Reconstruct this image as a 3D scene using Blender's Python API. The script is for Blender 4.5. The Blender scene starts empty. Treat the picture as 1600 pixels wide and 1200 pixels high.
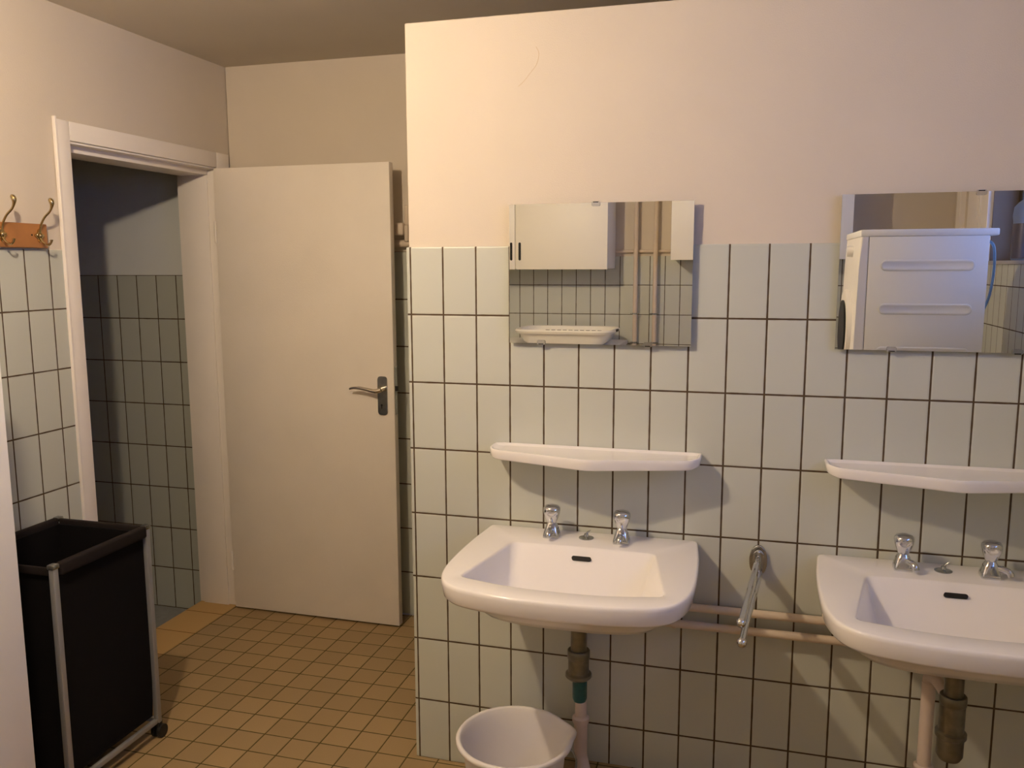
import bpy, bmesh, math, random
from mathutils import Vector, Matrix
random.seed(4)
S = bpy.context.scene
C = S.collection
PI = math.pi

# ------------------------------------------------------------------ camera
cam_d = bpy.data.cameras.new('camera'); cam = bpy.data.objects.new('camera', cam_d); C.objects.link(cam)
S.camera = cam
cam_d.sensor_fit = 'HORIZONTAL'; cam_d.sensor_width = 36.0
cam_d.lens = 36.0 * 1317.56 / 1600.0
cam_d.clip_start = 0.02
YAW, PIT, ROL = 0.2743, 0.1387, -0.0033
fw = Vector((-math.sin(YAW)*math.cos(PIT), math.cos(YAW)*math.cos(PIT), -math.sin(PIT)))
rt = Vector((math.cos(YAW), math.sin(YAW), 0)); up = rt.cross(fw)
r2 = rt*math.cos(ROL) + up*math.sin(ROL); u2 = -rt*math.sin(ROL) + up*math.cos(ROL)
M = Matrix((r2, u2, -fw)).transposed().to_4x4(); M.translation = Vector((1.0507, -2.5378, 1.6884))
cam.matrix_world = M

# ------------------------------------------------------------------ view, sky
S.view_settings.view_transform = 'Standard'; S.view_settings.look = 'None'
S.view_settings.gamma = 1.0; S.view_settings.exposure = 0.0
S.view_settings.use_curve_mapping = False
W = bpy.data.worlds.new('daylight'); S.world = W; W.use_nodes = True
bg = W.node_tree.nodes['Background']
bg.inputs['Color'].default_value = (0.27, 0.42, 1.0, 1); bg.inputs['Strength'].default_value = 6.2

# room constants (metres)
XL, XLO = -1.3855, -1.600      # left wall: room face, far face
XR = 2.35                      # right wall
YB, YR = 1.11, -3.87           # wall behind the door, rear wall
ZC = 2.63                      # ceiling
TOP = 1.750                    # top of the wall tiles
TV, TU = 0.2199, 0.1100        # tile pitch
WIN = (-2.90, -0.75, 1.71, 2.40); GL = 0.15   # window in the right wall: y0, y1, z0, z1
LAMP = Vector((-0.31, -1.33, 2.46))

def portal():
    d = bpy.data.lights.new('window_daylight', 'AREA'); d.shape = 'RECTANGLE'
    d.size = WIN[1]-WIN[0]; d.size_y = WIN[3]-WIN[2]; d.cycles.is_portal = True
    o = bpy.data.objects.new('window_daylight', d); C.objects.link(o)
    o.location = (XR+GL+0.03, (WIN[0]+WIN[1])/2, (WIN[2]+WIN[3])/2)
    o.rotation_euler = (PI/2, 0, PI/2)
portal()

# ------------------------------------------------------------------ materials
def mat(name, col, rough=0.5, metal=0.0, noise=0.0, nscale=20, bump=0.0, bscale=60, spec=0.5, trans=0.0, ior=1.45, coat=0.0):
    m = bpy.data.materials.new(name); m.use_nodes = True
    nt = m.node_tree; b = nt.nodes['Principled BSDF']
    b.inputs['Base Color'].default_value = (*col, 1); b.inputs['Roughness'].default_value = rough
    b.inputs['Metallic'].default_value = metal; b.inputs['Specular IOR Level'].default_value = spec
    b.inputs['Transmission Weight'].default_value = trans; b.inputs['IOR'].default_value = ior
    b.inputs['Coat Weight'].default_value = coat
    tc = nt.nodes.new('ShaderNodeTexCoord')
    if noise:
        n = nt.nodes.new('ShaderNodeTexNoise'); n.inputs['Scale'].default_value = nscale; n.inputs['Detail'].default_value = 5
        nt.links.new(tc.outputs['Object'], n.inputs['Vector'])
        r = nt.nodes.new('ShaderNodeValToRGB')
        r.color_ramp.elements[0].position = 0.3; r.color_ramp.elements[1].position = 0.7
        r.color_ramp.elements[0].color = (*[c*(1-noise) for c in col], 1)
        r.color_ramp.elements[1].color = (*[min(1, c*(1+noise)) for c in col], 1)
        nt.links.new(n.outputs['Fac'], r.inputs['Fac']); nt.links.new(r.outputs['Color'], b.inputs['Base Color'])
    if bump:
        n = nt.nodes.new('ShaderNodeTexNoise'); n.inputs['Scale'].default_value = bscale; n.inputs['Detail'].default_value = 3
        nt.links.new(tc.outputs['Object'], n.inputs['Vector'])
        bp = nt.nodes.new('ShaderNodeBump'); bp.inputs['Strength'].default_value = bump; bp.inputs['Distance'].default_value = 0.002
        nt.links.new(n.outputs['Fac'], bp.inputs['Height']); nt.links.new(bp.outputs['Normal'], b.inputs['Normal'])
    return m

def tile_mat(name, ua, va, pu, pv, ou, ov, col, grout, joint=0.0055, rough=0.3, var=0.05, speck=0.0, spec=0.5, edge=0.004):
    m = bpy.data.materials.new(name); m.use_nodes = True
    nt = m.node_tree; N = nt.nodes; L = nt.links; b = N['Principled BSDF']
    tc = N.new('ShaderNodeTexCoord'); sx = N.new('ShaderNodeSeparateXYZ'); L.new(tc.outputs['Object'], sx.inputs[0])
    def mth(op, a, b_=None, c=None):
        n = N.new('ShaderNodeMath'); n.operation = op
        for i, v in enumerate((a, b_, c)):
            if v is None: continue
            if isinstance(v, (int, float)): n.inputs[i].default_value = v
            else: L.new(v, n.inputs[i])
        return n.outputs[0]
    cells = []; dists = []
    for ax, p, o in ((ua, pu, ou), (va, pv, ov)):
        t = mth('DIVIDE', mth('SUBTRACT', sx.outputs[ax], o), p)
        cells.append(mth('FLOOR', t))
        fr = mth('SUBTRACT', t, cells[-1])
        dists.append(mth('MULTIPLY', mth('MINIMUM', fr, mth('SUBTRACT', 1.0, fr)), p))
    d = mth('MINIMUM', dists[0], dists[1])
    # slightly uneven joint edge
    wn = N.new('ShaderNodeTexNoise'); wn.inputs['Scale'].default_value = 22; L.new(tc.outputs['Object'], wn.inputs['Vector'])
    dj = mth('ADD', d, mth('MULTIPLY', mth('SUBTRACT', wn.outputs['Fac'], 0.5), joint*0.35))
    mr = N.new('ShaderNodeMapRange'); mr.interpolation_type = 'SMOOTHSTEP'
    L.new(dj, mr.inputs[0]); mr.inputs[1].default_value = joint*0.36; mr.inputs[2].default_value = joint*0.62
    mask = mr.outputs[0]                        # 0 = joint, 1 = tile
    cx = N.new('ShaderNodeCombineXYZ'); L.new(cells[0], cx.inputs[0]); L.new(cells[1], cx.inputs[1])
    w = N.new('ShaderNodeTexWhiteNoise'); L.new(cx.outputs[0], w.inputs[0])
    val = mth('ADD', 1-var/2, mth('MULTIPLY', w.outputs['Value'], var))
    if speck:
        sn = N.new('ShaderNodeTexNoise'); sn.inputs['Scale'].default_value = 350; sn.inputs['Detail'].default_value = 2
        L.new(tc.outputs['Object'], sn.inputs['Vector'])
        val = mth('MULTIPLY', val, mth('ADD', 1-speck/2, mth('MULTIPLY', sn.outputs['Fac'], speck)))
    hs = N.new('ShaderNodeHueSaturation'); hs.inputs['Color'].default_value = (*col, 1); L.new(val, hs.inputs['Value'])
    mx = N.new('ShaderNodeMix'); mx.data_type = 'RGBA'
    L.new(mask, mx.inputs[0]); mx.inputs[6].default_value = (*grout, 1); L.new(hs.outputs[0], mx.inputs[7])
    L.new(mx.outputs[2], b.inputs['Base Color'])
    rr = N.new('ShaderNodeMapRange'); L.new(mask, rr.inputs[0]); rr.inputs[3].default_value = 0.9; rr.inputs[4].default_value = rough
    L.new(rr.outputs[0], b.inputs['Roughness']); b.inputs['Specular IOR Level'].default_value = spec
    # rounded tile edge as relief
    he = N.new('ShaderNodeMapRange'); he.interpolation_type = 'SMOOTHSTEP'; L.new(dj, he.inputs[0])
    he.inputs[1].default_value = joint*0.3; he.inputs[2].default_value = joint*0.5+edge
    wob = N.new('ShaderNodeTexNoise'); wob.inputs['Scale'].default_value = 9; L.new(tc.outputs['Object'], wob.inputs['Vector'])
    h = mth('ADD', he.outputs[0], mth('MULTIPLY', wob.outputs['Fac'], 0.35))
    bp = N.new('ShaderNodeBump'); bp.inputs['Strength'].default_value = 0.55; bp.inputs['Distance'].default_value = 0.0015
    L.new(h, bp.inputs['Height']); L.new(bp.outputs['Normal'], b.inputs['Normal'])
    return m

TILE = (0.545, 0.56, 0.505); GROUT = (0.075, 0.045, 0.022)
m_paint = mat('cream wall paint', (0.67, 0.595, 0.50), 0.8, noise=0.02, nscale=3, bump=0.25, bscale=260, spec=0.2)
m_ceil = mat('ceiling paint', (0.64, 0.585, 0.50), 0.85, noise=0.02, nscale=2, bump=0.2, bscale=120, spec=0.1)
m_gloss = mat('white gloss woodwork paint', (0.88, 0.82, 0.76), 0.38, noise=0.02, nscale=5, bump=0.12, bscale=90)
m_door = mat('off-white door paint', (0.86, 0.79, 0.71), 0.45, noise=0.025, nscale=4, bump=0.35, bscale=320)
m_blue = mat('pale blue grey paint', (0.66, 0.68, 0.68), 0.8, noise=0.02, nscale=3, bump=0.2, bscale=200)
m_tx = tile_mat('glazed tiles facing along y', 0, 2, TU, TV, 0.0, 1.7554, TILE, GROUT)
m_ty = tile_mat('glazed tiles on the left wall', 1, 2, TU, TV, -0.2509, 1.7584, TILE, GROUT)
m_tr = tile_mat('glazed tiles on the rear wall', 0, 2, 0.1115, TV, -0.676, 1.7654, TILE, GROUT)
m_tback = tile_mat('glazed tiles behind the door', 0, 2, TU, TV, -0.56, 1.7580, TILE, GROUT)
m_twin = tile_mat('glazed tiles below the window', 1, 2, TU, TV, 0.02, 1.5750, TILE, GROUT)
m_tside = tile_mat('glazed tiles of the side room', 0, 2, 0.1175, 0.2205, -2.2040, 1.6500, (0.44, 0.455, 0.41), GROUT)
m_floor = tile_mat('ochre floor tiles', 0, 1, 0.1114, 0.1114, -0.4887, 0.3163, (0.36, 0.25, 0.125), (0.085, 0.065, 0.02), joint=0.0048, rough=0.5, var=0.16, speck=0.35, spec=0.35, edge=0.002)
m_thresh = tile_mat('orange threshold tiles', 0, 1, 0.215, 0.2228, -1.6, 0.205, (0.52, 0.33, 0.13), (0.16, 0.08, 0.017), joint=0.0048, rough=0.5, var=0.1, speck=0.3, spec=0.35, edge=0.002)
m_gfloor = mat('grey side room floor', (0.26, 0.27, 0.27), 0.6, noise=0.08, nscale=30)
m_ceram = mat('white sanitary ceramic', (0.88, 0.85, 0.84), 0.12, noise=0.01, nscale=3, coat=0.3)
m_chrome = mat('polished chrome', (0.66, 0.67, 0.70), 0.07, metal=1)
m_chromew = mat('worn chrome', (0.46, 0.47, 0.47), 0.25, metal=1, noise=0.12, nscale=40)
m_brassdull = mat('dull nickelled brass', (0.22, 0.205, 0.165), 0.38, metal=0.85, noise=0.2, nscale=35)
m_brass = mat('polished brass', (0.56, 0.44, 0.24), 0.15, metal=1)
m_teal = mat('teal green plastic', (0.012, 0.085, 0.09), 0.4, noise=0.15, nscale=60)
m_pipe = mat('beige painted pipe', (0.66, 0.55, 0.44), 0.5, noise=0.05, nscale=12, bump=0.2, bscale=50)
m_waste = mat('pinkish white plastic pipe', (0.72, 0.60, 0.53), 0.45, noise=0.04, nscale=15)
m_mirror = mat('silvered mirror glass', (0.90, 0.905, 0.88), 0.0, metal=1)
m_mback = mat('mirror edge and backing', (0.22, 0.24, 0.22), 0.4)
m_black = mat('black void', (0.006, 0.005, 0.005), 0.7)
m_wood = mat('varnished orange wood', (0.42, 0.18, 0.06), 0.3, noise=0.22, nscale=9)
m_fabric = mat('black hamper fabric', (0.006, 0.005, 0.006), 0.9, bump=0.4, bscale=500, spec=0.15)
m_hem = mat('brown black hem fabric', (0.016, 0.012, 0.012), 0.8, bump=0.4, bscale=400, spec=0.2)
m_alu = mat('grey aluminium tube', (0.42, 0.43, 0.45), 0.42, metal=0.6)
m_rubber = mat('black rubber', (0.012, 0.012, 0.012), 0.5)
m_plastic = mat('white bucket plastic', (0.85, 0.81, 0.79), 0.42, noise=0.015, nscale=6)
m_basket = mat('cream basket plastic', (0.88, 0.85, 0.77), 0.4)
m_lac = mat('white lacquered board', (0.88, 0.86, 0.85), 0.4, noise=0.01, nscale=4)
m_cream = mat('cream cupboard board', (0.88, 0.84, 0.74), 0.45, noise=0.01, nscale=4)
m_enam = mat('white appliance enamel', (0.86, 0.86, 0.86), 0.35)
m_glass = mat('clear window glass', (0.92, 0.96, 1.0), 0.02, trans=1.0, ior=1.05)
m_bottle = mat('translucent bottle plastic', (0.22, 0.27, 0.38), 0.35, trans=0.3, ior=1.2)
m_liquid = mat('dark violet liquid label', (0.07, 0.06, 0.08), 0.3)
m_sill = mat('grey window sill', (0.40, 0.39, 0.40), 0.5)
m_dark = mat('brown dark timber', (0.05, 0.035, 0.017), 0.6)
m_glow = bpy.data.materials.new('lit bulb'); m_glow.use_nodes = True
_e = m_glow.node_tree.nodes.new('ShaderNodeEmission')
_e.inputs['Color'].default_value = (1.0, 0.79, 0.54, 1); _e.inputs['Strength'].default_value = 1820.0
m_glow.node_tree.links.new(_e.outputs[0], m_glow.node_tree.nodes['Material Output'].inputs['Surface'])

# ------------------------------------------------------------------ mesh helpers
def link(name, bm, m, parent=None, smooth=False, loc=None):
    bmesh.ops.recalc_face_normals(bm, faces=bm.faces)
    me = bpy.data.meshes.new(name); bm.to_mesh(me); bm.free()
    ms = m if isinstance(m, (list, tuple)) else [m]
    for x in ms: me.materials.append(x)
    if smooth:
        for p in me.polygons: p.use_smooth = True
        try: me.set_sharp_from_angle(angle=math.radians(smooth if smooth is not True else 50))
        except Exception: pass
    o = bpy.data.objects.new(name, me); C.objects.link(o)
    if parent: o.parent = parent
    if loc: o.location = loc
    return o
def box(bm, x0, x1, y0, y1, z0, z1, bev=0.0, seg=2, mi=0):
    vs = [bm.verts.new((x, y, z)) for x in (x0, x1) for y in (y0, y1) for z in (z0, z1)]
    q = [(0,1,3,2), (4,6,7,5), (0,4,5,1), (2,3,7,6), (0,2,6,4), (1,5,7,3)]
    fs = [bm.faces.new([vs[i] for i in f]) for f in q]
    for f in fs: f.material_index = mi
    if bev:
        es = list({e for f in fs for e in f.edges})
        bmesh.ops.bevel(bm, geom=es, offset=bev, segments=seg, affect='EDGES', profile=0.5)
    return bm
def BX(*a, **k): return box(bmesh.new(), *a, **k)
def tube(bm, pts, r, n=16, cap=True, mi=0):
    pts = [Vector(p) for p in pts]; rings = []
    rs = r if isinstance(r, (list, tuple)) else [r]*len(pts)
    prev = None
    for i, p in enumerate(pts):
        t = (pts[min(i+1, len(pts)-1)] - pts[max(i-1, 0)]).normalized()
        if prev is None:
            a = Vector((0, 0, 1)) if abs(t.z) < 0.9 else Vector((1, 0, 0)); nrm = t.cross(a).normalized()
        else: nrm = (prev - t*prev.dot(t)).normalized()
        prev = nrm; b = t.cross(nrm)
        rings.append([bm.verts.new(p + (nrm*math.cos(2*PI*k/n) + b*math.sin(2*PI*k/n))*rs[i]) for k in range(n)])
    for a, b in zip(rings, rings[1:]):
        for k in range(n): bm.faces.new((a[k], a[(k+1) % n], b[(k+1) % n], b[k])).material_index = mi
    if cap: bm.faces.new(rings[0][::-1]).material_index = mi; bm.faces.new(rings[-1]).material_index = mi
    return bm
def lathe(bm, prof, cx, cy, n=32, sx=1.0, sy=1.0, mi=0, closed_ends=True):
    rings = []
    for r, z in prof:
        rings.append([bm.verts.new((cx + r*sx*math.cos(2*PI*k/n), cy + r*sy*math.sin(2*PI*k/n), z)) for k in range(n)])
    for a, b in zip(rings, rings[1:]):
        for k in range(n): bm.faces.new((a[k], a[(k+1) % n], b[(k+1) % n], b[k])).material_index = mi
    if closed_ends: bm.faces.new(rings[0][::-1]).material_index = mi; bm.faces.new(rings[-1]).material_index = mi
    return bm
def ball(bm, c, r, n=16, m=10, sx=1, sy=1, sz=1):
    prof = [(max(1e-4, r*math.sin(PI*i/m)), c[2] - r*sz*math.cos(PI*i/m)) for i in range(m+1)]
    return lathe(bm, prof, c[0], c[1], n, sx, sy)
def smoothpath(pts, k=6):
    P = [Vector(p) for p in pts]; P = [P[0]] + P + [P[-1]]; out = []
    for i in range(1, len(P)-2):
        for j in range(k):
            t = j/k; a, b, c, d = P[i-1:i+3]
            out.append(0.5*((2*b) + (c-a)*t + (2*a-5*b+4*c-d)*t*t + (3*b-a-3*c+d)*t**3))
    out.append(P[-2]); return out
def prism(bm, poly, y0, y1, axis='y', bev=0, mi=0):
    def P(a, b, t): return {'y': (a, t, b), 'x': (t, a, b), 'z': (a, b, t)}[axis]
    A = [bm.verts.new(P(a, b, y0)) for a, b in poly]; B = [bm.verts.new(P(a, b, y1)) for a, b in poly]
    fs = [bm.faces.new(A[::-1]), bm.faces.new(B)]
    n = len(poly)
    for i in range(n): fs.append(bm.faces.new((A[i], A[(i+1) % n], B[(i+1) % n], B[i])))
    for f in fs: f.material_index = mi
    if bev:
        es = [e for f in fs[:2] for e in f.edges]
        bmesh.ops.bevel(bm, geom=es, offset=bev, segments=3, affect='EDGES')
    return bm
def roundrect(x0, x1, z0, z1, r, n=6):
    out = []
    for cx, cz, a0 in ((x1-r, z1-r, 0), (x0+r, z1-r, 90), (x0+r, z0+r, 180), (x1-r, z0+r, 270)):
        for k in range(n+1):
            a = math.radians(a0 + 90*k/n); out.append((cx + r*math.cos(a), cz + r*math.sin(a)))
    return out
def roundpoly(pts, seg=6):
    """pts: (x, y, radius); corners rounded by quadratic arcs"""
    out = []; n = len(pts)
    for i in range(n):
        p = Vector(pts[i][:2]); a = Vector(pts[i-1][:2]); b = Vector(pts[(i+1) % n][:2]); r = pts[i][2]
        da = (a-p); db = (b-p)
        s = p + da.normalized()*min(r, da.length*0.49); e = p + db.normalized()*min(r, db.length*0.49)
        for k in range(seg+1):
            t = k/seg; out.append(s*(1-t)**2 + p*2*t*(1-t) + e*t*t)
    return out
def raycast(poly, c, ang):
    d = Vector((math.cos(ang), math.sin(ang))); c = Vector(c); best = None
    for i in range(len(poly)):
        a = poly[i]-c; b = poly[(i+1) % len(poly)]-c; e = b-a
        den = d.x*e.y - d.y*e.x
        if abs(den) < 1e-12: continue
        t = (a.x*e.y - a.y*e.x)/den; s = (a.x*d.y - a.y*d.x)/den
        if t > 0 and -1e-6 <= s <= 1+1e-6 and (best is None or t > best): best = t
    return c + d*best
def loft(bm, rings, mi=0, cap0=False, cap1=True):
    R = [[bm.verts.new(p) for p in r] for r in rings]; n = len(R[0])
    for a, b in zip(R, R[1:]):
        for k in range(n): bm.faces.new((a[k], a[(k+1) % n], b[(k+1) % n], b[k])).material_index = mi
    if cap0: bm.faces.new(R[0][::-1]).material_index = mi
    if cap1: bm.faces.new(R[-1]).material_index = mi
    return bm
def tag(o, label, cat=None, group=None):
    o['label'] = label
    if cat: o['category'] = cat
    if group: o['group'] = group
    return o
def thing(name, label, cat, loc=(0, 0, 0), group=None):
    o = bpy.data.objects.new(name, None); C.objects.link(o); o.location = loc; o.empty_display_size = 0.1
    return tag(o, label, cat, group)
def part(name, bm, m, parent, smooth=False, label=None):
    """bm is in world coordinates; the part hangs under parent (an unrotated Empty or mesh)"""
    p = parent; off = Vector((0, 0, 0))
    while p: off += p.location; p = p.parent
    bmesh.ops.translate(bm, verts=bm.verts, vec=-off)
    o = link(name, bm, m, parent, smooth)
    if label: o['label'] = label
    return o
def struct(name, bm, m, label=None, smooth=False):
    o = link(name, bm, m, None, smooth); o['kind'] = 'structure'
    if label: o['label'] = label
    return o
def copy_tree(o, parent=None):
    c = o.copy(); C.objects.link(c)
    if parent: c.parent = parent
    for ch in list(o.children): copy_tree(ch, c)
    return c

# ------------------------------------------------------------------ room shell
struct('floor', BX(XL, XR, YR, YB, -0.06, 0.0), m_floor, 'ochre square tiled floor with dark joints')
struct('trim_threshold', BX(XLO, XL, 0.105, 1.0, -0.20, 0.0, bev=0.003), m_thresh, 'bright orange tiled threshold under the doorway')
struct('ceiling', BX(-3.3, XR+0.4, YR-0.1, YB+0.1, ZC, ZC+0.08), m_ceil, 'plain beige painted ceiling')

# left wall: painted core (recessed 8 mm behind the tiles) with the door opening
bm = bmesh.new(); xl = XL-0.008
box(bm, XLO, xl, YR, 0.105, -0.2, ZC)
box(bm, XLO, xl, 0.105, 1.0, 2.15, ZC)
box(bm, XLO, xl, 1.0, YB+0.1, -0.2, ZC)
w = struct('wall_left', bm, m_paint, 'cream painted wall with the doorway, tiled below')
part('wall_tiles', BX(XL-0.012, XL, YR, 0.033, 0, TOP+0.003, bev=0.003), m_ty, w, label='pale green glazed tiles with brown joints')
# wall behind the door, also end wall of the side room
bm = BX(XL-0.004, XR, YB+0.008, YB+0.12, -0.2, ZC)
w = struct('wall_back', bm, m_paint, 'cream painted wall behind the open door')
part('wall_tiles', BX(XL, XR, YB, YB+0.012, 0, 1.757, bev=0.003), m_tback, w)
# partition behind the basins: stops short of the ceiling
bm = BX(-0.008, XR, 0.008, 0.100, 0, 2.434, bev=0.004)
w = struct('wall_partition', bm, m_paint, 'cream painted partition wall, tiled below, open above')
bm = BX(-0.014, XR, 0.0, 0.108, 0, TOP, bev=0.004, seg=3)
part('wall_tiles', bm, m_tx, w, label='pale green glazed tiles with brown joints')
# hairline crack in the paint
cr = [(0.412, 0.0078, 2.335), (0.421, 0.0078, 2.315), (0.414, 0.0078, 2.285), (0.395, 0.0078, 2.262), (0.372, 0.0078, 2.236), (0.357, 0.0078, 2.225)]
part('paint_crack', tube(bmesh.new(), smoothpath(cr, 4), 0.0006, 5), mat('yellow crack', (0.60, 0.45, 0.26), 0.8), w)
# rear wall
w = struct('wall_rear', BX(XLO, XR+0.4, YR-0.12, YR-0.008, 0, ZC), m_paint, 'cream painted rear wall seen in the mirrors')
part('wall_tiles', BX(XL, XR, YR-0.012, YR, 0, 1.760, bev=0.003), m_tr, w)
# right wall with window niche
y0, y1, z0, z1 = WIN
bm = bmesh.new()
box(bm, XR+0.008, XR+0.4, YR, YB+0.1, 0, z0-0.02)
box(bm, XR+0.008, XR+0.4, YR, YB+0.1, z1, ZC)
box(bm, XR+0.008, XR+0.4, YR, y0, z0-0.02, z1)
box(bm, XR+0.008, XR+0.4, y1, YB+0.1, z0-0.02, z1)
w = struct('wall_right', bm, m_paint, 'cream painted wall with the window niche')
part('wall_tiles', BX(XR, XR+0.012, YR, 0, 0, z0-0.02, bev=0.003), m_twin, w)
part('window_sill', BX(XR-0.012, XR+0.24, y0, y1, z0-0.02, z0, bev=0.003), m_sill, w)
part('window_reveal', BX(XR+0.002, XR+0.40, y0, y0+0.010, z0, z1), mat('taupe reveal', (0.17, 0.125, 0.09), 0.8), w)
bm = bmesh.new()
for a, b in ((y0+0.010, y0+0.07), (y1-0.06, y1), ((y0+y1)/2-0.03, (y0+y1)/2+0.03)): box(bm, XR+GL-0.025, XR+GL+0.025, a, b, z0, z1, bev=0.004)
for a, b in ((z0, z0+0.05), (z1-0.05, z1)): box(bm, XR+GL-0.023, XR+GL+0.023, y0+0.07, y1-0.06, a, b, bev=0.004)
win = struct('window_1', bm, m_dark, 'dark framed window in the right wall')
part('window_pane', BX(XR+GL-0.002, XR+GL+0.003, y0+0.02, y1-0.02, z0+0.02, z1-0.02), m_glass, win)

bm = bmesh.new()
for a, b, t in ((-3.055, -2.912, 0.022), (-3.085, -3.055, 0.030), (-3.40, -3.16, 0.018), (-3.68, -3.58, 0.024)): box(bm, XR-t, XR+0.012, a, b, z0, ZC, bev=0.003)
struct('trim_window', bm, m_gloss, 'cream upright casing boards beside the window niche')

# low tiled plinth along the foot of the partition
PLZ = 0.085
struct('trim_plinth', BX(0.47, XR, -0.115, 0.0, 0, PLZ, bev=0.003), m_floor, 'low ochre tiled step along the foot of the basin wall')

# side room beyond the doorway
bm = BX(-3.3, XLO, 1.128, 1.24, -0.2, ZC)
w = struct('wall_side_room', bm, m_blue, 'pale blue grey wall seen through the doorway')
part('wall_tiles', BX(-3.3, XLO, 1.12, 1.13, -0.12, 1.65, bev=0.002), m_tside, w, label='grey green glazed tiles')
struct('wall_side_room_far', BX(-3.3, -3.2, -1.5, 1.128, -0.2, ZC), m_blue)
struct('wall_side_room_near', BX(-3.3, XLO, -1.6, -1.5, -0.2, ZC), m_blue)
struct('floor_side_room', BX(-3.3, XLO, -1.5, 1.12, -0.2, -0.115), m_gfloor, 'lower grey floor of the side room')

# ------------------------------------------------------------------ door frame and door
bm = bmesh.new(); fx = XL+0.005
def cas(y0_, y1_, z0_, z1_): box(bm, XL-0.004, fx, y0_, y1_, z0_, z1_, bev=0.003)
cas(0.040, 0.105, 0, 2.222)                   # left casing
cas(0.105, 1.0, 2.152, 2.222)                 # head casing
cas(1.0, 1.098, 0, 2.222)                     # right casing
box(bm, XL-0.004, fx+0.006, 0.032, 0.040, 0, 2.230, bev=0.002)   # raised outer bead
f = struct('trim_1', bm, m_gloss, 'white gloss door casing around the doorway', smooth=40)
bm = bmesh.new()
box(bm, XLO, XL-0.004, 0.100, 0.112, 0, 2.15, bev=0.002)
box(bm, XLO, XL-0.004, 0.994, 1.004, 0, 2.15, bev=0.002)
box(bm, XLO, XL-0.004, 0.112, 0.994, 2.143, 2.152, bev=0.002)
box(bm, XLO+0.03, XL-0.045, 0.112, 0.124, 0, 2.13, bev=0.002)
box(bm, XLO+0.03, XL-0.045, 0.984, 0.994, 0, 2.13, bev=0.002)
box(bm, XLO+0.03, XL-0.045, 0.112, 0.994, 2.118, 2.1435, bev=0.002)
part('door_jamb', bm, m_gloss, f, smooth=40)

DF, DBK = 0.955, 0.995                        # door leaf faces (y)
dx0, dx1 = XL+0.016, -0.487
bm = BX(dx0, dx1, DF, DBK, 0.010, 2.143, bev=0.003)
box(bm, dx0-0.012, dx0+0.004, DF+0.012, DBK, 0.030, 2.13, bev=0.002)
door = struct('door_1', bm, m_door, 'open flush off-white door with lever handle', smooth=40)
bm = prism(bmesh.new(), roundrect(-0.566, -0.519, 1.018, 1.196, 0.014), DF-0.006, DF+0.001, bev=0.002)
esc = part('escutcheon', bm, m_chromew, door, smooth=40, label='long brushed metal backplate')
bm = prism(bmesh.new(), [(-0.5465+0.004*math.cos(a*PI/6), 1.064+0.005*math.sin(a*PI/6)) for a in range(12)], DF-0.0075, DF-0.004)
box(bm, -0.5485, -0.5445, DF-0.0075, DF-0.004, 1.048, 1.064)
part('keyhole', bm, m_black, esc)
bm = bmesh.new()
tube(bm, [(-0.535, DF-0.002, 1.140), (-0.535, DF-0.030, 1.140), (-0.535, DF-0.050, 1.138)], [0.011, 0.010, 0.011], 16)
pth = smoothpath([(-0.530, DF-0.050, 1.140), (-0.556, DF-0.054, 1.134), (-0.590, DF-0.056, 1.140), (-0.630, DF-0.054, 1.146), (-0.665, DF-0.050, 1.145), (-0.684, DF-0.048, 1.140)], 5)
nn = len(pth); tube(bm, pth, [0.011 if i < nn*0.2 else 0.011*(1-0.55*(i/nn)) for i in range(nn)], 14)
part('door_handle', bm, mat('satin brass nickel', (0.62, 0.58, 0.50), 0.22, metal=1), door, smooth=60, label='curved satin metal lever')
bm = BX(dx1-0.001, dx1+0.0015, DF+0.008, DBK-0.008, 1.02, 1.24)
part('latch_plate', bm, m_chromew, door)
part('latch_bolt', BX(dx1, dx1+0.010, DF+0.012, DBK-0.014, 1.128, 1.150, bev=0.002), m_black, door)
bm = bmesh.new()
for z in (0.25, 1.85): tube(bm, [(dx0-0.008, DF+0.004, z-0.05), (dx0-0.008, DF+0.004, z+0.05)], 0.006, 12)
part('hinge', bm, m_gloss, door, smooth=40)

# painted pipe casing on the wall behind the door
bm = bmesh.new()
tube(bm, [(-1.30, YB-0.022, 1.792), (-0.30, YB-0.022, 1.792)], 0.017, 14)
part_o = thing('wall_pipe', 'beige painted horizontal pipe on the wall behind the door edge', 'pipe', (-0.8, YB, 1.792))
part('pipe', bm, m_pipe, part_o, smooth=60)
bm = BX(-0.512, -0.468, YB-0.062, YB+0.004, 1.828, 1.885, bev=0.010, seg=3)
box(bm, -0.468, -0.448, YB-0.05, YB+0.004, 1.80, 1.875, bev=0.006)
box(bm, -0.475, -0.452, YB-0.030, YB+0.004, 1.875, 1.965, bev=0.006)
part('pipe_bracket', bm, m_pipe, part_o, smooth=50)

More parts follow.
